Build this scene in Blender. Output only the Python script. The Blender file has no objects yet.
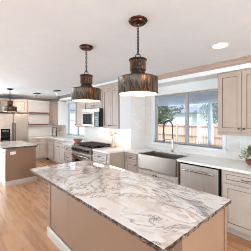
import bpy, math, random
from mathutils import Vector, Matrix
random.seed(7)
SC = bpy.context.scene
COL = SC.collection
PI = math.pi

# ---------------------------------------------------------------- camera
F_PX = 194.63; TH = 0.8315; HOR = 120.015; CAM_Z = 1.564
cam = bpy.data.cameras.new('camera'); co = bpy.data.objects.new('camera', cam); COL.objects.link(co)
co.location = (0, 0, CAM_Z); co.rotation_euler = (PI / 2, 0, TH)
cam.sensor_fit = 'HORIZONTAL'; cam.sensor_width = 36; cam.lens = 36 * F_PX / 251.0
cam.shift_y = -(125.5 - HOR) / 251.0
cam.clip_start = 0.05; cam.clip_end = 200
SC.camera = co

# ---------------------------------------------------------------- view, world, sun, added fill lamps
SC.view_settings.view_transform = 'Standard'; SC.view_settings.look = 'None'
SC.view_settings.gamma = 1; SC.view_settings.use_curve_mapping = False
SC.view_settings.exposure = 1.22
SC.cycles.filter_width = 0.9
W = bpy.data.worlds.new('sky'); SC.world = W; W.use_nodes = True
bg = W.node_tree.nodes['Background']; bg.inputs[0].default_value = (0.80, 0.88, 1.0, 1); bg.inputs[1].default_value = .8

def light(name, kind, loc, rot, energy, color=(1, 1, 1), **kw):
    l = bpy.data.lights.new(name, kind); l.energy = energy; l.color = color
    for k, v in kw.items(): setattr(l, k, v)
    o = bpy.data.objects.new(name, l); COL.objects.link(o); o.location = loc; o.rotation_euler = rot
    return o
light('sun', 'SUN', (0, 0, 10), (math.radians(50), 0, math.radians(25)), 1.3, (1, .95, .88), angle=.02)
# fill lamps added at unseen openings, standing in for daylight from the near sides
XLW = -8.2
DAY_FILL = (0.74, 0.90, 1.0)
for x, e in ((-6.6, 225), (-3.2, 85), (0.2, 104)):
    light('daylight_fill', 'AREA', (x, -3.12, 1.2), (PI / 2, 0, PI), e, DAY_FILL, shape='RECTANGLE', size=2.6, size_y=1.8)
    light('ceiling_fill', 'AREA', (x, -3.10, .45), (math.radians(132), 0, PI), e * .9, (.40, .74, 1.0), shape='RECTANGLE', size=2.6, size_y=.6)  # added lamp tilted up to brighten the ceiling, no terrace outside
light('daylight_fill', 'AREA', (XLW, -1.0, 1.25), (PI / 2, 0, -PI / 2), 48, DAY_FILL, shape='RECTANGLE', size=2.6, size_y=2.0)  # added fill lamp for the far end, out of view
light('ceiling_fill', 'AREA', (XLW, -1.0, .5), (math.radians(130), 0, -PI / 2), 45, (.55, .82, 1.0), shape='RECTANGLE', size=2.6, size_y=.6)  # added upward fill for the far ceiling
light('daylight_fill', 'AREA', (3.5, .6, 1.25), (PI / 2, 0, PI / 2), 85, DAY_FILL, shape='RECTANGLE', size=2.4, size_y=2.1)

# ---------------------------------------------------------------- mesh builder
class MB:
    def __init__(s): s.v = []; s.f = []; s.m = []; s.cur = 0
    def mat(s, i): s.cur = i; return s
    def face(s, ids): s.f.append(tuple(ids)); s.m.append(s.cur)
    def box(s, x0, x1, y0, y1, z0, z1, taper=0):
        b = len(s.v); t = taper
        s.v += [(x0, y0, z0), (x1, y0, z0), (x1, y1, z0), (x0, y1, z0), (x0 + t, y0 + t, z1), (x1 - t, y0 + t, z1), (x1 - t, y1 - t, z1), (x0 + t, y1 - t, z1)]
        for q in ((0, 3, 2, 1), (4, 5, 6, 7), (0, 1, 5, 4), (1, 2, 6, 5), (2, 3, 7, 6), (3, 0, 4, 7)): s.face([b + i for i in q])
        return s
    def tube(s, pts, r, n=10, caps=True, closed=False):
        pts = [Vector(p) for p in pts]; rs = r if isinstance(r, (list, tuple)) else [r] * len(pts)
        b = len(s.v); up = None; N = len(pts)
        for i, p in enumerate(pts):
            a = pts[(i - 1) % N] if (i or closed) else p; c = pts[(i + 1) % N] if (i < N - 1 or closed) else p
            t = (c - a).normalized()
            if up is None:
                up = Vector((0, 0, 1)) if abs(t.z) < .9 else Vector((1, 0, 0))
            u = (up - t * up.dot(t)).normalized(); w = t.cross(u); up = u
            for k in range(n):
                an = 2 * PI * k / n; s.v.append(tuple(p + (u * math.cos(an) + w * math.sin(an)) * rs[i]))
        for i in range(N if closed else N - 1):
            j = (i + 1) % N
            for k in range(n):
                k2 = (k + 1) % n; s.face((b + i * n + k, b + i * n + k2, b + j * n + k2, b + j * n + k))
        if caps and not closed:
            s.face([b + k for k in range(n)][::-1]); s.face([b + (N - 1) * n + k for k in range(n)])
        return s
    def lathe(s, prof, c=(0, 0, 0), n=32, mats=None):
        b = len(s.v); P = len(prof)
        for r, z in prof:
            for k in range(n):
                a = 2 * PI * k / n; s.v.append((c[0] + r * math.cos(a), c[1] + r * math.sin(a), c[2] + z))
        for i in range(P - 1):
            if mats: s.cur = mats[i]
            for k in range(n):
                k2 = (k + 1) % n; s.face((b + i * n + k, b + i * n + k2, b + (i + 1) * n + k2, b + (i + 1) * n + k))
        return s
    def prism(s, poly, axis, a0, a1):
        """poly of 2-D points swept along axis ('x': (y,z); 'y': (x,z); 'z': (x,y))"""
        b = len(s.v); n = len(poly)
        for a in (a0, a1):
            for p, q in poly:
                s.v.append({'x': (a, p, q), 'y': (p, a, q), 'z': (p, q, a)}[axis])
        for i in range(n):
            j = (i + 1) % n; s.face((b + i, b + j, b + n + j, b + n + i))
        s.face([b + i for i in range(n)][::-1]); s.face([b + n + i for i in range(n)])
        return s
    def ball(s, c, r, nu=10, nv=7, sz=1):
        pr = [(max(1e-4, r * math.sin(PI * i / nv)), -r * sz * math.cos(PI * i / nv)) for i in range(nv + 1)]
        return s.lathe(pr, c, nu)
    def build(s, name, mats, parent=None, smooth=False, bevel=0, loc=None):
        me = bpy.data.meshes.new(name); me.from_pydata(s.v, [], s.f)
        if not isinstance(mats, (list, tuple)): mats = [mats]
        for m in mats: me.materials.append(m)
        me.polygons.foreach_set('material_index', s.m)
        import bmesh
        bm = bmesh.new(); bm.from_mesh(me); bmesh.ops.remove_doubles(bm, verts=bm.verts, dist=1e-6) if smooth else None
        bmesh.ops.recalc_face_normals(bm, faces=bm.faces); bm.to_mesh(me); bm.free()
        if smooth:
            me.polygons.foreach_set('use_smooth', [True] * len(me.polygons))
            try: me.set_sharp_from_angle(angle=math.radians(38))
            except Exception: pass
        o = bpy.data.objects.new(name, me); COL.objects.link(o)
        if parent: o.parent = parent
        if loc: o.location = loc
        if bevel:
            b = o.modifiers.new('bevel', 'BEVEL'); b.width = bevel; b.segments = 2; b.limit_method = 'ANGLE'
        return o

def tag(o, label, cat, group=None):
    o['label'] = label; o['category'] = cat
    if group: o['group'] = group
    return o
def struct(o): o['kind'] = 'structure'; return o
def thing(name, label, cat, loc=(0, 0, 0), rz=0, group=None):
    o = bpy.data.objects.new(name, None); COL.objects.link(o); o.location = loc; o.rotation_euler = (0, 0, rz)
    o.empty_display_size = .1
    return tag(o, label, cat, group)
def copy_tree(o, parent=None):
    c = o.copy(); COL.objects.link(c); c.parent = parent
    for ch in list(o.children): copy_tree(ch, c)
    return c

# ---------------------------------------------------------------- materials
def S(r, g, b):
    f = lambda c: (c / 255 / 12.92) if c / 255 <= .04045 else ((c / 255 + .055) / 1.055) ** 2.4
    return (f(r), f(g), f(b), 1)
def mat(name, col, rough=.5, metal=0, emit=None, es=0, spec=.5, **kw):
    m = bpy.data.materials.new(name); m.use_nodes = True; b = m.node_tree.nodes['Principled BSDF']
    b.inputs['Base Color'].default_value = col; b.inputs['Roughness'].default_value = rough; b.inputs['Metallic'].default_value = metal
    b.inputs['Specular IOR Level'].default_value = spec
    if emit: b.inputs['Emission Color'].default_value = emit; b.inputs['Emission Strength'].default_value = es
    for k, v in kw.items(): b.inputs[k].default_value = v
    return m
class NT:
    def __init__(s, m): s.t = m.node_tree; s.b = s.t.nodes['Principled BSDF']
    def n(s, typ, ins=None, **kw):
        x = s.t.nodes.new(typ)
        for k, v in kw.items(): setattr(x, k, v)
        for k, v in (ins or {}).items():
            if hasattr(v, 'is_output'): s.t.links.new(v, x.inputs[k])
            else: x.inputs[k].default_value = v
        return x
    def ramp(s, fac, stops):
        r = s.n('ShaderNodeValToRGB', {0: fac}); e = r.color_ramp.elements
        while len(e) < len(stops): e.new(.5)
        for el, (p, c) in zip(e, stops): el.position = p; el.color = c
        return r.outputs[0]
    def coords(s, scale=(1, 1, 1), rot=(0, 0, 0), loc=(0, 0, 0)):
        tc = s.n('ShaderNodeTexCoord'); g = s.n('ShaderNodeMapping', {0: tc.outputs['Object'], 'Scale': scale, 'Rotation': rot, 'Location': loc})
        return g.outputs[0]
    def noise(s, vec, scale, detail=3, rough=.5, dist=0):
        return s.n('ShaderNodeTexNoise', {'Vector': vec, 'Scale': scale, 'Detail': detail, 'Roughness': rough, 'Distortion': dist}).outputs[0]
    def mix(s, f, a, b, blend='MIX'):
        x = s.n('ShaderNodeMix', data_type='RGBA', blend_type=blend)
        for i, v in ((0, f), (6, a), (7, b)):
            if hasattr(v, 'is_output'): s.t.links.new(v, x.inputs[i])
            else: x.inputs[i].default_value = v
        return x.outputs[2]
    def col(s, o): s.t.links.new(o, s.b.inputs['Base Color'])
    def bump(s, h, st=.2, d=.01):
        s.t.links.new(s.n('ShaderNodeBump', {'Strength': st, 'Distance': d, 'Height': h}).outputs[0], s.b.inputs['Normal'])

def subtle(name, c1, c2, scale=3, rough=.5, **kw):
    m = mat(name, c1, rough, **kw); t = NT(m); n = t.noise(t.coords(), scale, 4)
    t.col(t.ramp(n, [(.3, c1), (.7, c2)])); return m
M = {}
M['ceiling'] = subtle('ceiling_plaster', S(232, 231, 231), S(227, 227, 228), 5, .9)
t = NT(M['ceiling']); t.bump(t.noise(t.coords(), 60, 3), .12, .004)
M['wall'] = subtle('wall_paint', S(241, 240, 238), S(237, 236, 234), 3, .8)
M['cab'] = subtle('taupe_cabinet_paint', S(180, 160, 144), S(174, 153, 137), 6, .42)
M['cabl'] = subtle('pale_cabinet_paint', S(202, 187, 175), S(196, 180, 167), 6, .42)
M['glaze'] = mat('brown_glaze_line', S(112, 86, 70), .5)
M['isl'] = subtle('island_paint', S(152, 117, 92), S(146, 111, 86), 3, .45)
M['base'] = mat('island_baseboard_paint', S(200, 184, 170), .45)
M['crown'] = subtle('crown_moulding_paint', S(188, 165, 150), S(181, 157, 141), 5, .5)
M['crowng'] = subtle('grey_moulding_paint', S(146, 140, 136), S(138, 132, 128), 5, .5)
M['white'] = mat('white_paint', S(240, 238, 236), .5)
M['plate'] = mat('white_plastic', S(244, 243, 240), .35)
M['platep'] = mat('pale_grey_plastic', S(226, 220, 214), .35)
M['switch'] = mat('pale_switch', S(206, 198, 190), .4)
M['slot'] = mat('dark_slot', S(60, 58, 56), .5)
M['black'] = mat('black_iron', S(34, 28, 25), .38)
M['blackgl'] = mat('black_glass', S(18, 14, 14), .12, spec=.2)
M['dark'] = mat('dark_gap', S(28, 25, 24), .8)
M['knob'] = mat('dark_bronze', S(94, 76, 64), .35, .8)
def steel(name, c, rough, sx=(1, 1, 60)):
    m = mat(name, c, rough, 1); t = NT(m); n = t.noise(t.coords(sx), 6, 3)
    t.col(t.ramp(n, [(.3, tuple(v * .86 for v in c[:3]) + (1,)), (.7, c)])); return m
M['steel'] = steel('brushed_steel', S(178, 166, 157), .34)
M['steelv'] = steel('brushed_steel_vertical', S(190, 172, 158), .32, (14, 14, .6))
M['steeld'] = steel('darker_steel', S(158, 146, 136), .3)
M['steelw'] = steel('satin_steel', S(226, 216, 207), .5, (10, 10, .5))
M['chrome'] = mat('bright_steel', S(190, 180, 172), .2, 1)
M['spring'] = mat('grey_spring_steel', S(96, 88, 84), .3, .9)
M['winframe'] = mat('grey_window_frame', S(172, 166, 163), .4, .2)
M['glasslite'] = None

def wood(name, a, b, c, rough=.4, scale=(1, 14, 14)):
    m = mat(name, a, rough); t = NT(m); n = t.noise(t.coords(scale), 3, 5, .6, .4)
    t.col(t.ramp(n, [(.25, a), (.5, b), (.8, c)])); return m
M['shelf'] = wood('walnut_shelf_wood', S(92, 58, 42), S(118, 76, 54), S(140, 92, 66))
M['bowl'] = wood('warm_bowl_wood', S(150, 92, 54), S(176, 112, 68), S(196, 132, 86), scale=(3, 3, 14))
M['fence'] = wood('cedar_fence_wood', S(206, 168, 146), S(220, 184, 162), S(232, 200, 180), .8, (8, 8, 1))
M['rail'] = wood('weathered_rail_wood', S(150, 112, 92), S(164, 126, 104), S(178, 142, 120), .8)
M['bark'] = wood('tree_bark', S(84, 70, 60), S(104, 88, 76), S(120, 104, 92), .9, (8, 8, 2))

# wood plank floor: boards run along X
m = mat('oak_plank_floor', S(190, 140, 100), .3); M['floor'] = m; t = NT(m)
v = t.coords()
br = t.n('ShaderNodeTexBrick', {'Vector': v, 'Color1': (0, 0, 0, 1), 'Color2': (1, 1, 1, 1), 'Mortar': (.5, .5, .5, 1), 'Scale': 1, 'Mortar Size': .0022, 'Mortar Smooth': .2, 'Brick Width': 1.3, 'Row Height': .13})
br.offset = .37
g1 = t.noise(t.coords((.9, 9, 1)), 1.8, 5, .5, .6)
plank = t.mix(.55, br.outputs[0], g1)
colr = t.ramp(plank, [(.18, S(166, 112, 74)), (.42, S(184, 130, 90)), (.62, S(195, 142, 102)), (.85, S(206, 158, 120))])
blot = t.noise(t.coords((.8, 1.6, 1)), 1.7, 3)
colr = t.mix(t.ramp(blot, [(.35, (0, 0, 0, 1)), (.7, (.5, .5, .5, 1))]), colr, S(200, 158, 126))
gap = t.mix(br.outputs[1], colr, S(140, 96, 64))
t.col(gap); t.bump(g1, .12, .003)
t.t.links.new(t.ramp(g1, [(.3, (.22, .22, .22, 1)), (.8, (.38, .38, .38, 1))]), t.b.inputs['Roughness'])

# swirling grey and cream stone for the islands
m = mat('swirled_marble', S(220, 208, 198), .09, spec=.5, **{'Coat Weight': 1.0, 'Coat IOR': 1.5, 'Coat Roughness': .03}); M['marble'] = m; t = NT(m)
v = t.coords((.75, 1.3, 1), (0, 0, .55), (.3, .9, 0))
w1 = t.n('ShaderNodeTexNoise', {'Vector': v, 'Scale': 1.3, 'Detail': 3, 'Roughness': .5, 'Distortion': .8})
warp = t.mix(.5, v, w1.outputs[1])
band = t.noise(warp, 2.6, 6, .58, 1.3)
c1 = t.ramp(band, [(.27, S(160, 154, 154)), (.34, S(196, 188, 186)), (.40, S(236, 231, 228)), (.49, S(245, 241, 238)), (.53, S(200, 174, 156)), (.56, S(232, 220, 212)), (.61, S(246, 242, 240)), (.67, S(192, 180, 174)), (.76, S(150, 146, 148))])
big = t.noise(t.coords((.6, 1.5, 1), (0, 0, .3), (4, 2, 0)), 1.5, 3, .5, 1.2)
c2 = t.mix(t.ramp(big, [(.45, (0, 0, 0, 1)), (.65, (.55, .55, .55, 1))]), c1, S(230, 222, 216))
vein = t.noise(warp, 2.1, 8, .7, 1.2)
vm = t.ramp(vein, [(.488, (0, 0, 0, 1)), (.5, (.9, .9, .9, 1)), (.512, (0, 0, 0, 1))])
t.col(t.mix(vm, c2, S(96, 84, 80)))
m = mat('pale_swirled_stone', S(230, 218, 208), .12); M['marble2'] = m; t = NT(m)
n = t.noise(t.coords((.8, 1.5, 1)), 3.2, 6, .6, 1.4)
t.col(t.ramp(n, [(.30, S(190, 166, 150)), (.42, S(236, 226, 219)), (.52, S(244, 238, 234)), (.60, S(214, 190, 172)), (.70, S(238, 230, 225))]))
# rough chiselled dark edge of the same stone
m = mat('chiselled_stone_edge', S(90, 76, 66), .6, spec=.25); M['edge'] = m; t = NT(m)
n = t.noise(t.coords(), 40, 5, .65)
t.col(t.ramp(n, [(.36, S(34, 24, 18)), (.48, S(74, 54, 42)), (.56, S(164, 136, 116)), (.62, S(92, 66, 50)), (.68, S(40, 29, 24))]))
t.bump(n, .8, .02)

m = mat('white_quartz', S(240, 236, 232), .15); M['quartz'] = m; t = NT(m)
t.col(t.ramp(t.noise(t.coords(), 4, 6, .6, .6), [(.35, S(232, 226, 221)), (.6, S(242, 238, 234))]))
m = mat('pale_backsplash_tile', S(236, 228, 220), .22); M['tile'] = m; t = NT(m)
tc = t.n('ShaderNodeTexCoord'); sp = t.n('ShaderNodeSeparateXYZ', {0: tc.outputs['Object']})
ad = t.n('ShaderNodeMath', {0: sp.outputs[0], 1: sp.outputs[1]}, operation='ADD')
cb = t.n('ShaderNodeCombineXYZ', {0: ad.outputs[0], 1: sp.outputs[2]})
br = t.n('ShaderNodeTexBrick', {'Vector': cb.outputs[0], 'Color1': S(238, 230, 223), 'Color2': S(232, 223, 215), 'Mortar': S(229, 221, 213), 'Scale': 1, 'Mortar Size': .0025, 'Brick Width': .15, 'Row Height': .075})
t.col(br.outputs[0])

# rusty patinated pendant metal with vertical streaks
m = mat('rusty_patina_metal', S(96, 66, 50), .36, .75); M['rust'] = m; t = NT(m)
n = t.noise(t.coords((9, 9, 1.4)), 1.5, 5, .65, .5)
c = t.ramp(n, [(.28, S(36, 29, 26)), (.41, S(66, 48, 38)), (.46, S(140, 88, 50)), (.49, S(58, 46, 38)), (.56, S(112, 104, 94)), (.62, S(62, 48, 38)), (.78, S(38, 31, 27))])
t.col(c)
M['rustdark'] = mat('dark_bronze_metal', S(70, 46, 36), .4, .6)
M['rustdark2'] = mat('blackened_metal', S(46, 36, 32), .4, .6)
M['copper'] = mat('reddish_bronze', S(84, 52, 42), .22, .8)
M['shadein'] = mat('white_enamel_lining', S(214, 198, 186), .5)
M['bulb'] = mat('glowing_bulb', S(255, 244, 230), .3, emit=(1, .86, .68, 1), es=3.2)
M['canlens'] = mat('glowing_can_lens', S(255, 250, 240), .3, emit=(1, .95, .86, 1), es=5)
M['canrim'] = mat('warm_white_trim_ring', S(240, 206, 186), .4)

def glassmat():
    m = bpy.data.materials.new('window_glass'); m.use_nodes = True; nt = m.node_tree; nt.nodes.clear()
    o = nt.nodes.new('ShaderNodeOutputMaterial'); mx = nt.nodes.new('ShaderNodeMixShader'); tr = nt.nodes.new('ShaderNodeBsdfTransparent'); gl = nt.nodes.new('ShaderNodeBsdfGlossy')
    gl.inputs['Roughness'].default_value = .02; mx.inputs[0].default_value = .06; tr.inputs[0].default_value = (.97, .98, .99, 1)
    nt.links.new(tr.outputs[0], mx.inputs[1]); nt.links.new(gl.outputs[0], mx.inputs[2]); nt.links.new(mx.outputs[0], o.inputs[0]); return m
M['glass'] = glassmat()
def leafmat(name, a, b, c):
    m = mat(name, a, .6); t = NT(m); n = t.noise(t.coords(), 5, 3, .6); t.col(t.ramp(n, [(.3, a), (.5, b), (.7, c)])); return m
M['leaf1'] = leafmat('dark_green_leaf', S(66, 92, 60), S(92, 120, 78), S(128, 150, 100))
M['leaf2'] = leafmat('blue_green_leaf', S(96, 116, 116), S(126, 146, 146), S(168, 180, 178))
M['leaf3'] = leafmat('olive_leaf', S(92, 92, 40), S(128, 128, 64), S(170, 164, 100))
M['grass'] = leafmat('lawn_grass', S(120, 136, 84), S(140, 152, 100), S(160, 164, 116))
M['porch'] = subtle('porch_paint', S(206, 212, 224), S(196, 204, 218), 3, .7)
M['siding'] = subtle('pale_siding', S(224, 232, 244), S(214, 224, 238), 3, .8)
M['shingle'] = subtle('grey_roof_shingle', S(140, 148, 160), S(120, 128, 142), 8, .9)

# ---------------------------------------------------------------- dimensions
YW = 3.449; CZ = 2.44; XL = -8.25; XR = 3.6; YF = -3.2
YB = 2.81      # front of the sink run
YP = 2.40      # front of the range run
YC = 2.99      # wall behind the range
XB = -3.10     # end of that wall
YL = 2.86      # front of the far-left run
XD = -7.64     # front of the cabinets on the far wall
CT = .92; CB = .885
UZ0, UZ1 = 1.37, 2.285

# ---------------------------------------------------------------- shell
struct(MB().box(XL - .2, XR + .2, YF - .2, YW + .15, -.12, 0).build('floor', M['floor']))
struct(MB().box(XL - .2, XR + .2, YF - .2, YW + .15, CZ, CZ + .2).build('ceiling', M['ceiling']))
W1 = (-2.83, -1.33, 1.075, 2.11); W2 = (-7.22, -5.78, .99, 2.22)
def wall_with_holes(axis, a0, a1, d0, d1, holes):
    b = MB()
    def bx(p, q, z0, z1):
        if q - p < 1e-4 or z1 - z0 < 1e-4: return
        b.box(p, q, d0, d1, z0, z1) if axis == 'x' else b.box(d0, d1, p, q, z0, z1)
    cur = a0
    for h in sorted(holes):
        bx(cur, h[0], 0, CZ); bx(h[0], h[1], 0, h[2]); bx(h[0], h[1], h[3], CZ); cur = h[1]
    bx(cur, a1, 0, CZ); return b
struct(wall_with_holes('x', XL - .2, XR + .2, YW, YW + .15, [W1, W2]).build('wall_back', M['wall']))
struct(MB().box(-5.10, XB, YC, YW - .001, 0, CZ).build('wall_behind_range', M['wall']))
struct(wall_with_holes('y', YF, YW, XL - .15, XL, [(-2.3, .3, .15, 2.3)]).build('wall_left', M['wall']))  # unseen opening added to brighten the far end
struct(wall_with_holes('x', XL, XR, YF - .15, YF, [(-7.9, -5.3, .15, 2.3), (-4.5, -1.9, .15, 2.3), (-1.1, 1.5, .15, 2.3)]).build('wall_front', M['wall']))  # openings out of view, added for the fill light
struct(wall_with_holes('y', YF, YW, XR, XR + .15, [(-.6, 1.8, .15, 2.3)]).build('wall_right', M['wall']))  # opening out of view, added for the right-hand fill
# soffits
struct(MB().box(XB + .001, XR, 3.09, YW, 2.29, CZ).build('soffit', M['wall']))
struct(MB().box(-7.05, -5.101, 3.09, YW, 2.29, CZ).build('soffit', M['wall']))
struct(MB().box(-5.05, XB - .02, 2.72, YC, 2.30, CZ).build('soffit', M['wall']))
def crown(n, axis, p0, p1, d, z, side, m, w=.085, h=.085):
    pr = [(0, 0), (0, -h), (.016, -h), (.016, -h * .84), (.010, -h * .80), (.024, -h * .70), (.036, -h * .5), (w * .66, -h * .34), (w * .66, -h * .26), (w * .86, -h * .24), (w, -h * .18), (w, 0)]
    return struct(MB().prism([(d + side * a, z + b) for a, b in pr], axis, p0, p1).build(n, m))
crown('trim_1', 'x', XB, XR, 3.09, CZ, -1, M['crown'])
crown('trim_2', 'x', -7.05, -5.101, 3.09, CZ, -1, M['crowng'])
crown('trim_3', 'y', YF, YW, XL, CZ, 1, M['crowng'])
# tile above the worktops
for bx_ in ((XB + .008, W1[0] - .075, YW - .008, YW, CT, 2.29), (W1[0] - .075, W1[1] + .075, YW - .008, YW, CT, W1[2] - .05), (W1[1] + .075, .7, YW - .008, YW, CT, 1.40),
            (XB, XB + .008, YC, YW, CT, 2.44), (-5.10, XB, YC - .008, YC, CT, 1.42),
            (XL + .008, W2[0] - .06, YW - .008, YW, CT, 1.40), (XL, XL + .008, 2.15, YW, CT, 2.3)):
    struct(MB().box(*bx_).build('wall_tile', M['tile']))
struct(MB().box(XL, XL + .014, .3, 1.1, 0, .11).build('baseboard_left', M['white']))

# ---------------------------------------------------------------- windows
def window(n, R, split, mull, rail=None, casing=.055):
    x0, x1, z0, z1 = R
    b = MB()
    c = casing
    b.box(x0 - c, x0, YW - .02, YW, z0 - c, z1 + c).box(x1, x1 + c, YW - .02, YW, z0 - c, z1 + c).box(x0, x1, YW - .02, YW, z1, z1 + c).box(x0, x1, YW - .02, YW, z0 - c, z0)
    b.box(x0 - c - .02, x1 + c + .02, YW - .06, YW + .05, z0 - .022, z0)
    o = struct(b.build(n, M['white'], bevel=.003))
    f = MB(); y0, y1 = YW + .05, YW + .10; t = .034
    f.box(x0, x1, y0, y1, z0, z0 + t).box(x0, x1, y0, y1, z1 - t, z1).box(x0, x0 + t, y0, y1, z0, z1).box(x1 - t, x1, y0, y1, z0, z1)
    for s in split: f.box(s - .03, s + .03, y0 - .01, y1, z0, z1)
    if rail: f.box(x0, x1, y0 - .008, y1, rail - .025, rail + .025)
    f.build('window_frame', mull, o, bevel=.003)
    edges = [x0] + list(split) + [x1]
    for a, bb in zip(edges, edges[1:]): MB().box(a + .02, bb - .02, YW + .075, YW + .079, z0 + .02, z1 - .02).build('pane', M['glass'], o)
    return o
window('window_1', W1, [-2.04], M['winframe'])
window('window_2', W2, [-6.42], mat('pale_window_frame', S(196, 202, 208), .4), rail=1.56)

# ---------------------------------------------------------------- cabinets (local: front at y=0 facing -Y, x 0..w, z from floor)
def shaker(b, x0, x1, z0, z1, fr=.055, y=0, th=.02):
    b.mat(0).box(x0, x1, y - th + .008, y, z0, z1)
    yf = y - th
    b.box(x0, x0 + fr, yf, yf + .012, z0, z1).box(x1 - fr, x1, yf, yf + .012, z0, z1)
    b.box(x0 + fr, x1 - fr, yf, yf + .012, z0, z0 + fr).box(x0 + fr, x1 - fr, yf, yf + .012, z1 - fr, z1)
    g = .007; yg = yf + .004; a, c, d, e = x0 + fr, x1 - fr, z0 + fr, z1 - fr
    b.mat(1).box(a, a + g, yg, yf + .012, d, e).box(c - g, c, yg, yf + .012, d, e).box(a + g, c - g, yg, yf + .012, d, d + g).box(a + g, c - g, yg, yf + .012, e - g, e)
    b.mat(0)
def pull(parent, x, z, y=-.02, w=.10, vertical=False, m='knob'):
    b = MB(); p = [(-w / 2, 0), (-w / 2, -.022), (-w / 4, -.03), (0, -.032), (w / 4, -.03), (w / 2, -.022), (w / 2, 0)]
    if vertical: b.tube([(x, y + q, z + s) for s, q in p], .0055, 8)
    else: b.tube([(x + s, y + q, z) for s, q in p], .0055, 8)
    b.build('pull', M[m], parent, True)
def knob(parent, x, z, y=-.02):
    MB().lathe([(.001, 0), (.006, 0), (.006, .014), (.014, .02), (.015, .028), (.009, .033), (.001, .033)], (0, 0, 0), 12).build('knob', M['knob'], parent, True)
    o = parent.children[-1]; o.rotation_euler = (PI / 2, 0, 0); o.location = (x, y, z)
    return o
def knobp(parent, x, z, y=-.02):
    b = MB(); b.tube([(x, y, z), (x, y - .014, z), (x, y - .02, z), (x, y - .028, z), (x, y - .033, z)], [.006, .006, .014, .015, .009], 12)
    b.build('knob', M['knob'], parent, True)
def cabinet(name, label, loc, rz, w, depth, z0, z1, items, kick=True, cat='cabinet', group=None, crown_side=None, bottom_rail=False):
    t = thing(name, label, cat, loc, rz, group)
    b = MB()
    zb = z0 + (.10 if kick else 0)
    b.box(0, w, 0, depth, zb, z1)
    if kick: b.box(.0, w, .07, depth, z0, zb)
    pm_ = M['cabl'] if kick else M['cab']
    b.build('body', [pm_, M['glaze']], t, bevel=.0015)
    for it in items:
        k, x0, x1, a, c = it[:5]; hw = it[5] if len(it) > 5 else None
        d = MB(); shaker(d, x0, x1, a, c, fr=.055 if k == 'door' else .032)
        p = d.build(k, [pm_, M['glaze']], t)
        if hw == 'pull': pull(p, (x0 + x1) / 2, (a + c) / 2)
        elif hw == 'kl': knobp(p, x0 + .028, c - .05)
        elif hw == 'kr': knobp(p, x1 - .028, c - .05)
        elif hw == 'ul': knobp(p, x0 + .028, a + .05)
        elif hw == 'ur': knobp(p, x1 - .028, a + .05)
    return t
G = .006
def dd(w, n=1, hw='pull', left=.03, right=.03):
    """drawer over n doors"""
    out = [('drawer', left, w - right, .725, .865, hw)]
    ww = (w - left - right - G * (n - 1)) / n
    for i in range(n):
        x0 = left + i * (ww + G)
        out.append(('door', x0, x0 + ww, .125, .70, ('kr' if i == 0 else 'kl')))
    return out
def stack(w, left=.03, right=.03):
    return [('drawer', left, w - right, .725, .865, 'pull'), ('drawer', left, w - right, .435, .70, 'pull'), ('drawer', left, w - right, .125, .41, 'pull')]
GB = 'taupe base cabinets under the worktops'; GU = 'taupe wall cabinets'
# sink run, left to right
cabinet('base_cabinet', 'narrow taupe base cabinet with drawer over door, left of the steel sink', (-3.099, YB, 0), 0, .394, .62, 0, CB, dd(.394, 1), group=GB)
sb = cabinet('sink_cabinet', 'taupe base cabinet directly beneath the steel apron sink', (-2.70, YB, 0), 0, .90, .62, 0, .615, [('door', .03, .447, .125, .60, 'kr'), ('door', .453, .87, .125, .60, 'kl')], group=GB)
for a_ in (0, .888): MB().box(a_, a_ + .012, 0, .62, .616, CB).build('side_panel', M['cab'], sb)
cabinet('base_cabinet', 'taupe base cabinet with long drawer, right of the dishwasher under the plant', (-1.10, YB, 0), 0, .62, .62, 0, CB, [('drawer', .03, .59, .725, .865, 'pull'), ('door', .03, .59, .125, .70, 'kr')], group=GB)
cabinet('base_cabinet', 'taupe base cabinet at the right end of the sink run, beyond the plant', (-.475, YB, 0), 0, .775, .62, 0, CB, dd(.775, 2), group=GB)
# range run
cabinet('base_cabinet', 'taupe three-drawer base cabinet right of the range, on the jutting corner', (-3.715, YP, 0), 0, .555, .575, 0, CB, stack(.555, .03, .04), group=GB)
MB().box(-3.157, -3.101, YP, YC - .002, .02, CB).build('end_panel', M['cab'])
tag(bpy.data.objects['end_panel'], 'plain cabinet end panel at the step between the range run and the sink run', 'panel')
cabinet('base_cabinet', 'taupe base cabinet with drawers immediately left of the range', (-5.20, YP, 0), 0, .565, .575, 0, CB, stack(.565), group=GB)
# far left run
cabinet('base_cabinet', 'taupe base cabinet under the far window, nearest to the range', (-6.10, YL, 0), 0, .89, .575, 0, CB, dd(.89, 2), group=GB)
cabinet('base_cabinet', 'taupe base cabinet under the far window, second out from the far corner', (-6.99, YL, 0), 0, .885, .575, 0, CB, dd(.885, 2), group=GB)
cabinet('base_cabinet', 'taupe base cabinet in the far corner below the framed picture', (-7.63, YL, 0), 0, .635, .575, 0, CB, dd(.635, 1), group=GB)
cabinet('base_cabinet', 'taupe base cabinet on the far wall between fridge and corner, under the shelves', (XD, 2.155, 0), PI / 2, .70, .60, 0, CB, dd(.70, 2, left=.02, right=.04), group=GB)
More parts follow.
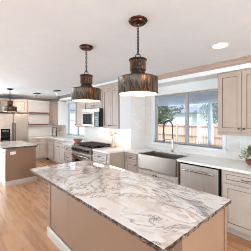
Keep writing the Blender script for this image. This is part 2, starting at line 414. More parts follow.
# wall cabinets
def ud(w, h0, h1, n=2, l=.02, r=.02):
    ww = (w - l - r - .008 * (n - 1)) / n; out = []
    for i in range(n):
        x0 = l + i * (ww + .008); out.append(('door', x0, x0 + ww, h0 + .02, h1 - .025, 'ur' if (i == 0 and n > 1) else 'ul'))
    return out
def upper(label, loc, rz, w, z0=UZ0, z1=UZ1, n=2, depth=.32, mould=True, ends=(1, 1), my='cab', lit_side=False):
    c = cabinet('wall_cabinet', label, loc, rz, w, depth, z0, z1, ud(w, z0, z1, n), kick=False, group=GU)
    if mould:
        h = .085; pr = [(0, 0), (0, h), (-.06, h), (-.06, h * .85), (-.045, h * .7), (-.025, h * .35), (-.012, h * .15), (-.012, 0)]
        MB().prism([(.03 + a, z1 + .001 + b) for a, b in pr], 'x', -.04 * ends[0], w + .04 * ends[1]).build('crown', M[my], c)
    if lit_side: MB().box(w + .001, w + .012, .004, depth, z0, z1).build('end_panel', M['white'], c)  # added white panel puts window light on this side into the colour
    return c
c = upper('taupe two-door wall cabinet right of the window, above the plant', (-1.28, 3.12, 0), 0, .69, mould=False)
MB().box(0, .69, -.01, .02, UZ0 - .035, UZ0 - .001).build('light_rail', M['cab'], c)
c = upper('taupe two-door wall cabinet at the right end beside the first one right of the window', (-.585, 3.12, 0), 0, .69, mould=False)
MB().box(0, .69, -.01, .02, UZ0 - .035, UZ0 - .001).build('light_rail', M['cab'], c)
upper('tall taupe two-door wall cabinet right of the microwave', (-3.705, 2.67, 0), 0, .595, depth=.318, ends=(0, 0), my='crown', lit_side=True)
upper('short taupe wall cabinet above the microwave', (-4.465, 2.67, 0), 0, .755, z0=1.84, depth=.318, ends=(0, 0), my='crown')
upper('taupe wall cabinet left of the microwave beside the far window', (-5.03, 2.67, 0), 0, .56, depth=.318, n=1, ends=(0, 0), my='crown')
upper('taupe wall cabinet in the far corner above the framed picture', (-8.10, 3.12, 0), 0, .84, n=2, depth=.326, my='crowng', ends=(0, 1), lit_side=True)
cabinet('wall_cabinet', 'wide taupe cabinet over the refrigerator', (-7.62, 1.21, 0), PI / 2, .90, .62, 1.83, 2.30, [('door', .02, .447, 1.85, 2.28, 'ur'), ('door', .453, .88, 1.85, 2.28, 'ul')], kick=False, group=GU)
tag(MB().box(XL + .001, -7.56, 2.118, 2.146, 0, 2.30).build('fridge_panel', M['cab']), 'tall plain taupe panel closing the right side of the refrigerator', 'panel')
tag(MB().box(XL + .001, -7.56, 1.17, 1.20, 0, 2.30).build('fridge_panel', M['cab']), 'tall plain taupe panel closing the left side of the refrigerator', 'panel')

# ---------------------------------------------------------------- worktops
yo = -.025
b = MB()
b.box(-3.155 + .03, -2.688, YB + yo, YW - .009, CB, CT).box(-2.688, -1.802, 3.26, YW - .009, CB, CT).box(-1.802, .31, YB + yo, YW - .009, CB, CT)
b.box(-3.722, -3.125, YP + yo, YC - .009, CB, CT)
tag(b.build('countertop', M['quartz']), 'white stone worktop running from the range past the sink to the plant', 'countertop')
b = MB()
b.box(-5.23, -4.63, YP + yo, YC - .009, CB, CT).box(-5.23, -5.101, YC - .009, YW - .009, CB, CT).box(-7.61, -5.23, YL + yo, YW - .009, CB, CT).box(XL + .009, -7.61, 2.15, YW - .009, CB, CT)
tag(b.build('countertop', M['quartz']), 'white stone worktop from the left of the range round the far corner to the fridge', 'countertop')

# ---------------------------------------------------------------- farmhouse sink
sx0, sx1, sy0, sy1, sz0, sz1 = -2.683, -1.807, 2.765, 3.255, .635, .905
t_ = thing('apron_sink', 'brushed steel farmhouse sink with deep apron front below the window', 'sink', (0, 0, 0))
b = MB(); w = .022
b.box(sx0, sx1, sy0, sy0 + .03, sz0, sz1).build('apron', M['steel'], t_, bevel=.006)
b = MB(); b.box(sx0, sx0 + w, sy0 + .03, sy1, .66, sz1 - .002).box(sx1 - w, sx1, sy0 + .03, sy1, .66, sz1 - .002).box(sx0 + w, sx1 - w, sy1 - w, sy1, .66, sz1 - .002).box(sx0 + w, sx1 - w, sy0 + .03, sy1 - w, .66, .68)
b.build('basin', M['steel'], t_, bevel=.003)
MB().lathe([(.001, .004), (.03, .004), (.045, .001), (.045, -.0), (.001, 0)], (-2.24, 3.02, .681), 20).build('drain', M['chrome'], t_, True)

# faucet with a spring arch
fx, fy = -2.235, 3.31
t_ = thing('kitchen_faucet', 'tall steel spring-arch faucet standing behind the sink', 'faucet', (fx, fy, CT))
MB().lathe([(.001, 0), (.03, 0), (.032, .012), (.024, .02), (.024, .13), (.020, .15), (.020, .27), (.001, .27)], n=20).build('body', M['chrome'], t_, True)
arch = [(0, 0, .27), (0, 0, .40), (0, 0, .48)] + [(0, -.15 + .15 * math.cos(a), .48 + .15 * math.sin(a)) for a in [PI * i / 14 for i in range(1, 14)]] + [(0, -.30, .48), (0, -.30, .42)]
MB().tube(arch, .0075, 8).build('hose', M['black'], t_, True)
# coil wound round the hose
import bisect
L = [0]
for a, c in zip(arch, arch[1:]): L.append(L[-1] + (Vector(c) - Vector(a)).length)
hel = []; NT_ = 46 * 8
for i in range(NT_ + 1):
    s = L[-1] * i / NT_; j = min(len(arch) - 2, max(0, bisect.bisect_right(L, s) - 1)); f = (s - L[j]) / (L[j + 1] - L[j])
    p = Vector(arch[j]).lerp(Vector(arch[j + 1]), f); T = (Vector(arch[j + 1]) - Vector(arch[j])).normalized(); U = Vector((1, 0, 0)); V = T.cross(U)
    an = 2 * PI * i / 8; hel.append(p + (U * math.cos(an) + V * math.sin(an)) * .0125)
MB().tube(hel, .0032, 5).build('spring', M['spring'], t_, True)
MB().tube([(0, -.30, .42), (0, -.30, .40), (0, -.30, .28), (0, -.30, .25), (0, -.30, .235)], [.012, .019, .019, .024, .022], 14).build('spray_head', M['spring'], t_, True)
MB().tube([(0, 0, .25), (0, -.15, .262), (0, -.285, .27)], .006, 8).tube([(-.02 * math.cos(a), -.30 - .024 * math.sin(a), .275) for a in [2 * PI * i / 16 for i in range(16)]], .004, 6, closed=True).build('holder_arm', M['chrome'], t_, True)
MB().tube([(.018, 0, .09), (.045, 0, .095), (.06, 0, .11), (.10, -.02, .13)], [.011, .011, .007, .005], 10).build('handle', M['chrome'], t_, True)

# ---------------------------------------------------------------- dishwasher
t_ = thing('dishwasher', 'stainless steel dishwasher between the sink and the right-hand cabinets', 'dishwasher', (-1.735, YB, 0))
MB().box(.005, .60, .02, .58, .02, CB - .004).build('body', M['dark'], t_)
MB().box(0, .592, -.022, .018, .115, .862).build('door', M['steelw'], t_, bevel=.006)
MB().box(0, .592, -.016, .018, .864, .882).build('control_strip', M['blackgl'], t_, bevel=.002)
MB().box(.0, .592, .04, .06, .0, .11).build('kick_plate', M['dark'], t_)
MB().tube([(.06, -.02, .775), (.06, -.05, .78), (.12, -.062, .785), (.3, -.072, .787), (.48, -.062, .785), (.535, -.05, .78), (.535, -.02, .775)], .016, 10).build('handle', M['chrome'], t_, True)

# ---------------------------------------------------------------- range
rx0, rw = -4.625, .90
t_ = thing('gas_range', 'stainless steel gas range with black iron grates and front knobs', 'range', (rx0, YP, 0))
MB().box(0, rw, .0, .57, .12, .89).build('body', M['steel'], t_, bevel=.004)
MB().box(.02, rw - .02, .05, .5, .0, .12).build('kick_plate', M['dark'], t_)
MB().prism([(0, .775), (-.055, .79), (-.065, .90), (-.03, .925), (0, .925)], 'x', 0, rw).build('control_panel', M['steeld'], t_, bevel=.004)
for i in range(6):
    x = .09 + i * .144
    b = MB(); b.tube([(x, -.055, .845), (x, -.066, .845), (x, -.068, .845), (x, -.098, .848), (x, -.102, .848)], [.03, .03, .022, .02, .014], 14)
    b.build('knob', M['black'], t_, True)
d = MB().box(.02, rw - .02, -.04, 0, .27, .755).build('oven_door', M['steel'], t_, bevel=.006)
MB().box(.16, rw - .16, -.043, -.038, .36, .60).build('window', M['blackgl'], d)
MB().tube([(.07, -.04, .70), (.07, -.085, .705), (.075, -.09, .705), (rw - .075, -.09, .705), (rw - .07, -.085, .705), (rw - .07, -.04, .70)], .014, 10).build('handle', M['chrome'], d, True)
MB().box(.02, rw - .02, -.03, 0, .13, .255).build('drawer', M['steel'], t_, bevel=.005)
MB().box(.015, rw - .015, .0, .53, .89, .925).build('cooktop', M['blackgl'], t_, bevel=.004)
MB().box(.0, rw, .53, .575, .89, .985).build('backguard', M['steel'], t_, bevel=.004)
for ix in range(3):
    for iy in range(2):
        x, y = .16 + ix * .29, .15 + iy * .24
        MB().lathe([(.001, .0), (.05, 0), (.05, .012), (.036, .016), (.036, .024), (.001, .026)], (x, y, .926), 18).build('burner', M['black'], t_, True)
for ix in range(3):
    x0, x1, y0, y1, z = .025 + ix * .287, .025 + ix * .287 + .276, .02, .505, .968
    b = MB(); r = .0075
    b.tube([(x0, y0, z), (x1, y0, z), (x1, y1, z), (x0, y1, z)], r, 6, closed=True)
    for yy in (.26,): b.box(x0, x1, yy - r, yy + r, z - .008, z + .008)
    for j in range(1, 5): xx = x0 + (x1 - x0) * j / 5; b.box(xx - .006, xx + .006, y0, y1, z - .006, z + .010)
    for yy in (.1, .18, .34, .42): b.box(x0, x1, yy - .006, yy + .006, z - .006, z + .008)
    for px in (x0, x1):
        for py in (y0, .26, y1): b.box(px - r, px + r, py - r, py + r, .926, z)
    b.build('grate', M['black'], t_)

# microwave
t_ = thing('microwave', 'stainless over-the-range microwave with dark window hung under a wall cabinet', 'microwave', (-4.46, 2.59, 1.405))
MB().box(0, .75, 0, .39, .0, .43).build('body', M['black'], t_, bevel=.003)
MB().box(0, .75, -.03, 0, .355, .43).build('vent_strip', M['steel'], t_, bevel=.003)
d = MB().box(0, .56, -.035, 0, .0, .35).build('door', M['steeld'], t_, bevel=.005)
MB().box(.035, .49, -.038, -.033, .05, .315).build('window', mat('matt_dark_glass', S(34, 26, 24), .5, spec=.1), d)
MB().tube([(.525, -.035, .05), (.525, -.07, .06), (.525, -.07, .29), (.525, -.035, .30)], .010, 8).build('handle', M['chrome'], d, True)
p = MB().box(.565, .75, -.035, 0, .0, .35).build('control_panel', M['blackgl'], t_, bevel=.003)
for i in range(3):
    for j in range(5): MB().box(.59 + i * .048, .625 + i * .048, -.038, -.034, .03 + j * .045, .055 + j * .045).build('button', M['spring'], p)
light('task_lamp', 'AREA', (-3.42, 2.85, 1.362), (0, 0, 0), 1.0, (1, .74, .54), shape='RECTANGLE', size=.5, size_y=.06)
light('task_lamp', 'AREA', (-4.08, 2.8, 1.40), (0, 0, 0), .5, (1, .72, .5), shape='RECTANGLE', size=.4, size_y=.08)

# ---------------------------------------------------------------- refrigerator
t_ = thing('refrigerator', 'stainless french-door refrigerator with water dispenser on the far wall', 'refrigerator', (-7.56, 1.215, 0), PI / 2)
MB().box(0, .89, .0, .62, .03, 1.77).build('body', M['dark'], t_)
for k, (a, c) in enumerate(((0.002, .442), (.448, .888))):
    d = MB().box(a, c, -.065, -.004, .70, 1.785).build('door', M['steelv'], t_, bevel=.01)
    hx = .405 if k == 0 else .485
    MB().tube([(hx, -.065, .76), (hx, -.11, .78), (hx, -.115, .85), (hx, -.115, 1.36), (hx, -.11, 1.44), (hx, -.065, 1.46)], .013, 10).build('handle', M['spring'], d, True)
    if k == 0:
        q = MB().box(.07, .34, -.069, -.06, .86, 1.27).build('water_dispenser', M['blackgl'], d, bevel=.004)
        MB().box(.11, .30, -.078, -.068, 1.16, 1.23).build('display', M['spring'], q)
        MB().box(.11, .30, -.10, -.06, .88, .895).build('drip_tray', M['chrome'], q)
d = MB().box(.002, .888, -.065, -.004, .05, .69).build('freezer_drawer', M['steelv'], t_, bevel=.01)
MB().tube([(.08, -.065, .62), (.09, -.11, .62), (.8, -.11, .62), (.81, -.065, .62)], .013, 10).build('handle', M['spring'], d, True)

# ---------------------------------------------------------------- islands
def rough_slab(x0, x1, y0, y1, z0, z1, seed):
    """stone top with a slightly irregular chiselled edge"""
    rnd = random.Random(seed); pts = []
    def side(p, q, nx, ny):
        Lg = math.dist(p, q); n = max(2, int(Lg / .035))
        for i in range(n):
            f = i / n; j = 0 if i == 0 else rnd.uniform(-.002, .002)
            pts.append((p[0] + (q[0] - p[0]) * f + nx * j, p[1] + (q[1] - p[1]) * f + ny * j, nx, ny))
    side((x0, y0), (x1, y0), 0, -1); side((x1, y0), (x1, y1), 1, 0); side((x1, y1), (x0, y1), 0, 1); side((x0, y1), (x0, y0), -1, 0)
    b = MB(); n = len(pts); rows = []
    for z, off in ((z1, -.002), (z1 - .006, .001), ((z0 + z1) / 2, .0), (z0, -.006)):
        r = []
        for (x, y, nx, ny) in pts:
            j = off + (rnd.uniform(-.003, .002) if z < z1 - .001 else 0)
            r.append(len(b.v)); b.v.append((x + nx * j, y + ny * j, z))
        rows.append(r)
    b.mat(0).face(rows[0]); b.mat(1)
    for a, c in zip(rows, rows[1:]):
        for i in range(n): b.face((a[i], c[i], c[(i + 1) % n], a[(i + 1) % n]))
    b.face(rows[-1][::-1]); return b
def outlet(parent, x, y, z, axis, horiz=True, name='outlet', w=.12, h=.075, gangs=1, slotm='slot'):
    """plate lying against a face; axis '-y' or '+x'"""
    b = MB(); b.mat(0)
    W2_, H2_ = (w / 2, h / 2)
    if axis == '-y':
        b.box(x - W2_, x + W2_, y - .006, y, z - H2_, z + H2_); b.mat(1)
        for i in range(gangs):
            cx = x + (i - (gangs - 1) / 2) * .046
            for s in (-1, 1): b.box(cx - .004, cx + .004, y - .007, y - .005, z + s * .016 - .006, z + s * .016 + .006)
    else:
        b.box(x, x + .006, y - W2_, y + W2_, z - H2_, z + H2_); b.mat(1)
        for s in (-1, 1):
            for u in (-1, 1): b.box(x + .005, x + .007, y + s * .022 + u * .006 - .0015, y + s * .022 + u * .006 + .0015, z - .006, z + .006)
    return b.build(name, [M['plate'] if slotm == 'slot' else M['platep'], M[slotm]], parent, bevel=.0015)
# near island
ix0, ix1, iy0, iy1 = -2.764, -.588, .796, 1.702
bx0, bx1, by0, by1 = -2.655, -.625, 1.02, 1.675
t_ = thing('kitchen_island', 'large near island with painted taupe panels and pale baseboard', 'island', (0, 0, 0))
MB().box(bx0, bx1, by0, by1, 0, CB).build('body', M['isl'], t_)
for x in (-2.10,): MB().box(x - .003, x + .003, by0 - .0015, by0 + .001, .13, CB - .002).build('panel_seam', M['glaze'], t_)
b = MB(); s = .035; q = .008
def corner(t_, x, y, sx, sy):
    MB().prism([(x - sx * s, y), (x - sx * s, y + sy * q), (x + sx * q, y + sy * q), (x + sx * q, y - sy * s), (x, y - sy * s), (x, y)], 'z', .12, CB - .002).build('corner_trim', M['isl'], t_)
for cx_, sx_ in ((bx0, -1), (bx1, 1)):
    for cy_, sy_ in ((by0, -1), (by1, 1)): corner(t_, cx_, cy_, sx_, sy_)
def baseboard(t_, x0, x1, y0, y1, h=.12):
    b = MB(); e = .018
    b.prism([(y0, 0), (y0 - e, 0), (y0 - e, h - .03), (y0 - e * .5, h - .01), (y0 - e * .4, h), (y0, h)], 'x', x0 - e, x1 + e)
    b.prism([(y1, 0), (y1 + e, 0), (y1 + e, h - .03), (y1 + e * .5, h - .01), (y1 + e * .4, h), (y1, h)], 'x', x0 - e, x1 + e)
    b.prism([(x0, 0), (x0 - e, 0), (x0 - e, h - .03), (x0 - e * .5, h - .01), (x0 - e * .4, h), (x0, h)], 'y', y0, y1)
    b.prism([(x1, 0), (x1 + e, 0), (x1 + e, h - .03), (x1 + e * .5, h - .01), (x1 + e * .4, h), (x1, h)], 'y', y0, y1)
    return b.build('baseboard', M['base'], t_)
baseboard(t_, bx0 - q, bx1 + q, by0 - q, by1 + q)
outlet(t_, bx1, 1.18, .60, '+x')
tag(rough_slab(ix0, ix1, iy0, iy1, CB + .0005, CT - .003, 3).build('stone_countertop', [M['marble'], M['edge']]), 'large swirled cream and grey stone top with rough edge on the near island', 'countertop')
# far island
t_ = thing('kitchen_island', 'smaller far island with plain taupe end in front of the refrigerator', 'island', (0, 0, 0))
fx0, fx1, fy0, fy1 = -6.65, -5.27, 1.01, 1.66
MB().box(fx0, fx1, fy0, fy1, 0, CB).build('body', M['isl'], t_)
corner(t_, fx1, fy0, 1, -1); corner(t_, fx1, fy1, 1, 1)
for i in range(3):
    d = MB(); x0 = fx0 + .02 + i * .445; shaker(d, x0, x0 + .435, .14, .86, y=fy0); dd_ = d.build('door', [M['white'], M['glaze']], t_); knobp(dd_, x0 + .4, .80, fy0 - .02)
baseboard(t_, fx0, fx1 + q, fy0 - q, fy1 + q)
outlet(t_, fx1, 1.15, .772, '+x', w=.115, h=.07)
tag(rough_slab(-6.75, -5.21, .93, 1.70, CB, CT, 5).build('stone_countertop', [M['marble2'], M['edge']]), 'swirled pale stone top on the far island before the refrigerator', 'countertop')

# ---------------------------------------------------------------- pendants
def pendant(loc, label):
    t = thing('pendant_lamp', label, 'pendant lamp', loc, 0, 'rusty metal drum pendants')
    # z = 0 at the ceiling
    MB().lathe([(.001, 0), (.082, 0), (.084, -.008), (.080, -.014), (.068, -.016), (.064, -.030), (.050, -.036), (.016, -.038), (.012, -.050), (.001, -.050)], n=28).build('canopy', M['copper'], t, True)
    b = MB(); z = -.042; k = 0; step = .0255
    while z - .026 > -.318:
        pts = []
        for i in range(12):
            a = 2 * PI * i / 12; u = .0100 * math.cos(a); w_ = .0170 * math.sin(a)
            pts.append((u, 0, z - .017 + w_) if k % 2 == 0 else (0, u, z - .017 + w_))
        b.tube(pts, .0034, 5, closed=True); z -= step; k += 1
    b.tube([(.004, 0, -.04), (.006, .002, -.12), (.003, .004, -.2), (-.003, .002, -.30)], .0022, 5)
    b.build('chain', M['black'], t, True)
    MB().tube([(.021 * math.cos(a) * .674, .021 * math.cos(a) * .739, -.318 + .022 * math.sin(a)) for a in [2 * PI * i / 20 for i in range(20)]], .0045, 6, closed=True).build('loop', M['black'], t, True)
    neck = MB().lathe([(.001, -.340), (.074, -.342), (.079, -.346), (.079, -.356), (.073, -.360), (.072, -.440), (.062, -.446), (.062, -.470), (.076, -.474), (.086, -.488), (.086, -.492), (.001, -.492)], n=32, mats=[0, 1, 1, 1, 0, 0, 1, 1, 1, 1, 1]).build('neck', [M['rust'], M['rustdark2']], t, True)
    cx, cy = .045 * .9, -.045 * .9
    b = MB(); R = .024; dirx = Vector((.674, .739, 0)).normalized(); o = Vector((.057, -.041, -.400))
    b.tube([tuple(o + Vector((0.012, -.010, 0)) + dirx * R * math.cos(a) + Vector((0, 0, R * math.sin(a)))) for a in [2 * PI * i / 18 for i in range(18)]], .0048, 6, closed=True)
    b.tube([tuple(o + Vector((-.004, .003, .02))), tuple(o + Vector((.016, -.013, .02)))], .006, 8)
    b.build('ring', M['black'], neck, True)
    zt, zb, R = -.492, -.648, .174
    sh = MB().lathe([(.06, zt + .004), (R - .012, zt - .010), (R, zt - .016), (R + .004, zt - .022), (R, zt - .03), (R, zb + .016), (R + .003, zb + .012), (R + .003, zb), (R - .006, zb), (R - .006, zt - .03), (R - .02, zt - .02), (.06, zt - .006)], n=56,
                    mats=[0, 0, 0, 0, 0, 0, 0, 0, 1, 1, 1]).build('shade', [M['rust'], M['shadein']], t, True)
    MB().tube([(0, 0, -.496), (0, 0, -.535)], .02, 12).build('socket', M['rustdark'], t, True)
    MB().ball((0, 0, -.573), .036, 16, 10, 1.1).build('bulb', M['bulb'], t, True)
    return t
p1 = pendant((-1.19, 1.233, CZ), 'nearest and largest-looking rusty drum pendant, hung by chain left of the window')
p2 = copy_tree(p1); p2.location = (-2.035, 1.222, CZ); p2['label'] = 'middle rusty drum pendant, hung in front of the microwave cabinets'
p3 = copy_tree(p1); p3.location = (-6.20, 1.28, CZ); p3['label'] = 'farthest rusty drum pendant, over the far island by the refrigerator'
for p in (p1, p2, p3):
    light('pendant_light', 'POINT', (p.location.x, p.location.y, CZ - .625), (0, 0, 0), 1.2, (1, .78, .56), shadow_soft_size=.03)

# recessed ceiling light
def can(x, y, label, e):
    t = thing('recessed_light', label, 'ceiling light', (x, y, CZ))
    MB().lathe([(.078, -.001), (.098, -.001), (.098, -.006), (.09, -.010), (.078, -.004)], n=32).build('trim_ring', M['canrim'], t, True)
    MB().lathe([(.001, -.003), (.079, -.003), (.079, -.001), (.001, -.001)], n=32).build('lens', M['canlens'], t)
    light('recessed_lamp', 'AREA', (x, y, CZ - .015), (0, 0, 0), e, (1, .9, .78), shape='DISK', size=.15)
can(-.94, 2.36, 'round recessed downlight in the ceiling near the right-hand wall cabinets', 1.0)

# track spotlights on the ceiling
t_ = thing('spotlight', 'grey adjustable ceiling spotlight nearest the end of the grey moulding', 'spotlight', (-5.55, 2.35, CZ), 0, 'ceiling spotlights at the far end')
MB().lathe([(.001, 0), (.055, 0), (.055, -.018), (.012, -.022), (.001, -.022)], n=20).build('canopy', M['spring'], t_, True)
MB().tube([(0, 0, -.015), (0, 0, -.06), (.02, -.03, -.13)], .010, 8).build('arm', M['spring'], t_, True)
MB().tube([(-.09, -.08, -.03), (-.02, -.01, -.025), (.07, .08, -.02)], .018, 12).build('lamp_head', M['spring'], t_, True)
for lx, ly in ((-5.5, 2.3), (-6.55, 2.1)):
    light('spotlight_beam', 'SPOT', (lx, ly, CZ - .12), (math.radians(62), 0, math.radians(78)), 22, (1, .93, .84), spot_size=math.radians(95), spot_blend=.8, shadow_soft_size=.04)
t2 = copy_tree(t_); t2.location = (-6.55, 2.12, CZ); t2['label'] = 'small brownish ceiling spotlight left of the other, above the open shelves'

# ---------------------------------------------------------------- open shelves and small items
for z, lab, dn in ((1.85, 'upper dark wood floating shelf on the far wall right of the refrigerator', .26), (1.39, 'lower wood floating shelf on the far wall right of the refrigerator', .26)):
    o = MB().box(XL + .009, XL + .009 + dn, 2.20, 3.04, z - .02, z + .02).build('floating_shelf', M['shelf'], None, bevel=.003)
    tag(o, lab, 'shelf', 'floating wood shelves')
b = MB().lathe([(.001, 0), (.03, 0), (.034, .03), (.022, .075), (.012, .10), (.016, .12), (.001, .12)], (-8.1, 2.30, 1.411), 16)
tag(b.build('small_vase', M['bowl'], None, True), 'small brown vase on the left end of the lower wood shelf', 'vase')
# picture frame
t_ = thing('picture_frame', 'black framed picture leaning against the far corner tile on the worktop', 'picture', (-7.72, 3.06, CT), math.radians(22))
b = MB(); w_, h_ = .25, .35
b.box(0, w_, 0, .018, 0, .022).box(0, w_, 0, .018, h_ - .022, h_).box(0, .034, 0, .018, .022, h_ - .022).box(w_ - .034, w_, 0, .018, .022, h_ - .022).build('frame', M['black'], t_, bevel=.002)
pm = mat('picture_print', S(230, 226, 220), .5); tt = NT(pm); tt.col(tt.ramp(tt.noise(tt.coords(), 18, 3, .6, 1), [(.42, S(216, 210, 204)), (.52, S(90, 82, 76)), (.6, S(200, 194, 188))]))
MB().box(.02, w_ - .02, .006, .014, .02, h_ - .02).build('print', pm, t_)
MB().box(.11, .14, .018, .05, .0, .2).build('easel_back', M['black'], t_)
# jar with small orange flowers beside the frame
def flower_jar(name, label, loc, heads, fc, jar_r=.035, jar_h=.13, hh=.02):
    t = thing(name, label, 'vase', loc)
    MB().lathe([(.001, .0), (jar_r, 0), (jar_r * 1.05, jar_h * .3), (jar_r * .9, jar_h * .8), (jar_r * .7, jar_h), (jar_r * .62, jar_h), (jar_r * .8, jar_h * .78), (jar_r * .9, .01), (.001, .01)], n=20).build('jar', mat('milky_glass', S(226, 206, 190), .15, **{'Transmission Weight': .35}), t, True)
    for (dx, dy, dz) in heads:
        st = MB().tube([(0, 0, jar_h * .3), (dx * .4, dy * .4, jar_h), (dx, dy, dz)], .003, 6).build('stem', M['bark'], t, True)
        b = MB()
        for ring, (rr, zz, n) in enumerate(((hh, 0, 9), (hh * .6, hh * .5, 6))):
            for i in range(n):
                a = 2 * PI * i / n + ring * .3; c = Vector((dx + rr * math.cos(a), dy + rr * math.sin(a), dz + zz)); b.ball(tuple(c), hh * .55, 6, 4)
        b.ball((dx, dy, dz + hh * .2), hh * .7, 8, 5); b.build('flower_head', fc, st, True)
    return t
pet = subtle('dried_pink_petal', S(196, 148, 120), S(170, 116, 90), 40, .7)
pet2 = subtle('orange_petal', S(214, 140, 96), S(190, 110, 70), 40, .7)
flower_jar('flower_vase', 'slim pale jar of dried pinkish flowers right of the range', (-3.53, 2.83, CT), [(-.06, -.01, .35), (.07, .01, .34), (.02, -.05, .30)], pet, .038, .17, .028)
flower_jar('flower_vase', 'tiny jar of orange flowers beside the framed picture in the far corner', (-7.36, 3.16, CT), [(-.03, 0, .25), (.04, .02, .22), (.0, -.03, .27)], pet2, .035, .13, .03)
# bowls / boards by the range
b = MB().lathe([(.001, 0), (.06, 0), (.11, .04), (.135, .09), (.127, .092), (.1, .05), (.05, .015), (.001, .012)], (-5.06, 2.76, CT), 28)
tag(b.build('wooden_bowl', M['bowl'], None, True), 'round wooden bowl on the worktop just left of the range', 'bowl')
b = MB().tube([(-3.66, 2.955, CT + .075), (-3.66, 2.945, CT + .075)], .07, 24).box(-3.665, -3.655, 2.93, 2.97, CT + .1, CT + .1)
t_ = MB().box(-3.70, -3.585, 2.86, 2.98, CT, CT + .03).build('cutting_board', M['bowl'], None, bevel=.006)
tag(t_, 'small wooden board lying on the worktop right of the range grates', 'board')

# backsplash plates
def wall_plate(x, y, z, label, **kw): tag(outlet(None, x, y, z, '-y', name='outlet_plate', **kw), label, 'outlet')
wall_plate(-1.16, YW - .009, 1.165, 'wide pale multi-gang switch plate on the tile between window and plant', w=.18, h=.115, gangs=3, slotm='switch')

# plant in bowl
t_ = thing('potted_plant', 'bushy green plant in a brown bowl at the right end of the worktop', 'plant', (-.83, 3.22, CT))
MB().lathe([(.001, 0), (.05, 0), (.07, .015), (.088, .045), (.094, .068), (.086, .07), (.076, .05), (.001, .045)], n=28).build('bowl', wood('dark_brown_bowl', S(110, 68, 44), S(130, 84, 56), S(150, 100, 68)), t_, True)
rnd = random.Random(11); b = MB()
def leaf(b, p, d, L, wd, m):
    b.mat(m); d = d.normalized(); s_ = d.cross(Vector((0, 0, 1)));
    if s_.length < .1: s_ = Vector((1, 0, 0))
    s_.normalize(); up = s_.cross(d); k = len(b.v)
    b.v += [tuple(p), tuple(p + d * L * .5 + s_ * wd + up * wd * .3), tuple(p + d * L - up * L * .15), tuple(p + d * L * .5 - s_ * wd + up * wd * .3), tuple(p + d * L * .5)]
    b.face((k, k + 1, k + 4)); b.face((k + 1, k + 2, k + 4)); b.face((k + 2, k + 3, k + 4)); b.face((k + 3, k, k + 4))
for i in range(420):
    a = rnd.uniform(0, 2 * PI); e = rnd.uniform(-.1, 1.5); r = rnd.uniform(.05, .17)
    d = Vector((math.cos(a) * math.cos(e), math.sin(a) * math.cos(e), math.sin(e)))
    leaf(b, Vector((0, 0, .09)) + d * r * Vector((1, 1, .75)).length * .62, d + Vector((rnd.uniform(-.6, .6), rnd.uniform(-.6, .6), rnd.uniform(-.3, .6))), rnd.uniform(.028, .05), rnd.uniform(.009, .015), rnd.choice((0, 0, 1)))
b.build('foliage', [M['leaf3'], leafmat('pale_leaf', S(150, 150, 90), S(180, 176, 120), S(206, 200, 156))], t_)

# ---------------------------------------------------------------- outside the windows
struct(MB().box(-45, 20, YW + .15, 45, -.5, -.35).build('ground', M['grass']))
struct(MB().box(-9, 3, YW + .15, 7.1, -.349, -.15).build('patio', mat('pale_concrete', S(196, 196, 196), .9)))
t_ = thing('porch', 'blue-grey covered porch roof and beam seen through the sink window', 'porch', (0, 0, 0))
MB().box(-5.7, 1, YW + .16, 7.0, 2.47, 2.56).build('porch_roof', M['porch'], t_)
MB().box(-5.7, 1, 6.86, 7.0, 2.17, 2.47).build('beam', M['porch'], t_)
b = MB()
for i in range(12): b.box(-5.7, 1, YW + .3 + i * .29, YW + .315 + i * .29, 2.455, 2.47)
b.build('ceiling_battens', M['porch'], t_)
for x in (-3.12, -5.6): MB().box(x - .045, x + .045, 6.88, 7.0, -.15, 2.17).box(x - .09, x + .09, 6.84, 7.02, -.15, .0).build('post', M['porch'], t_)
def fence(x0, x1, y, zt, label):
    t = thing('wood_fence', label, 'fence', (0, 0, 0))
    b = MB(); x = x0; r = random.Random(2)
    while x < x1: b.box(x, x + .135, y, y + .02, -.35, zt + r.uniform(-.015, .015)); x += .175
    b.build('pickets', M['fence'], t)
    for z in (-.1, .55, 1.15): MB().box(x0, x1, y - .045, y, z - .045, z + .045).build('rail', M['rail'], t)
    x = x0 + .6
    while x < x1: MB().box(x - .05, x + .05, y - .10, y, -.35, zt + .06).build('post', M['fence'], t); x += 2.4
    return t
fence(-15, 2, 11.2, 1.25, 'sunlit cedar board fence across the yard behind the sink window')
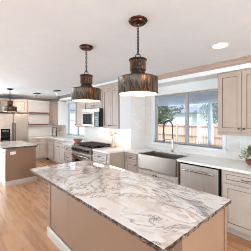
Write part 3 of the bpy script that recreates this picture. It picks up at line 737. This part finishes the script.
def tree(x, y, zc, R, H, label, lm, n=1500, ls=.28, seed=1):
    t = thing('tree', label, 'tree', (x, y, -.35)); r = random.Random(seed)
    b = MB(); zc_ = zc + .35
    b.tube([(0, 0, 0), (.05, 0, zc_ * .5), (0, .05, zc_)], [.16, .12, .06], 8)
    for i in range(6):
        a = 2 * PI * i / 6; b.tube([(0, 0, zc_ * .55), (R * .4 * math.cos(a), R * .4 * math.sin(a), zc_ * .9), (R * .7 * math.cos(a), R * .7 * math.sin(a), zc_ + H * .2)], [.07, .04, .015], 6)
    b.build('trunk', M['bark'], t, True)
    b = MB()
    clumps = [(Vector((r.uniform(-1, 1), r.uniform(-1, 1), r.uniform(-1, 1))), r.uniform(.25, .5)) for _ in range(16)]
    for i in range(n):
        c, cr = r.choice(clumps); c = c.normalized() * .65 * c.length / 1.2
        v = Vector((r.gauss(0, 1), r.gauss(0, 1), r.gauss(0, 1))).normalized() * cr
        p = Vector(((c.x + v.x) * R, (c.y + v.y) * R, zc_ + (c.z + v.z) * H))
        leaf(b, p, Vector((r.gauss(0, 1), r.gauss(0, 1), r.gauss(0, 1))), ls * r.uniform(.6, 1.3), ls * .32, 0)
    b.build('foliage', lm, t); return t
tree(-10.1, 13.6, 2.9, 2.1, 2.0, 'leafy green tree beyond the fence at the left of the sink window', M['leaf1'], 2200, .3, 3)
tree(-6.3, 17.2, 3.0, 1.9, 2.0, 'grey-green loose tree beyond the fence right of the window mullion', M['leaf2'], 3200, .24, 4)
tree(-2.6, 13.9, 2.6, 1.6, 1.9, 'grey-green tree beyond the fence behind the porch post', M['leaf2'], 3200, .22, 8)
tree(-9.2, 23.5, 2.2, 1.8, 1.6, 'distant blue-green tree seen low beside the pale house', M['leaf2'], 1000, .3, 9)
tree(1.9, 18.5, 2.8, 1.9, 2.0, 'grey-green tree beyond the right end of the fence', M['leaf2'], 1300, .3, 14)
t_ = thing('house', 'pale blue neighbouring house beyond the fence behind the faucet', 'house', (-15.6, 22, -.35))
MB().box(-3.5, 3.5, 0, 6, 0, 2.9).build('wall', M['siding'], t_)
MB().prism([(-.5, 2.85), (3, 4.1), (6.5, 2.85), (6.5, 2.7), (-.5, 2.7)], 'x', -3.9, 3.9).build('roof', M['shingle'], t_)
for x in (-2,): MB().box(x, x + 1.1, -.04, .01, 1.2, 2.3).build('window', M['blackgl'], t_)

t_ = thing('house', 'pale neighbouring house wall outside the far window', 'house', (-27, 13, -.35))
MB().box(-5, 5, 0, 6, 0, 3.4).build('wall', M['siding'], t_)
MB().prism([(-.5, 3.35), (3, 4.9), (6.5, 3.35), (6.5, 3.2), (-.5, 3.2)], 'x', -5.4, 5.4).build('roof', M['shingle'], t_)
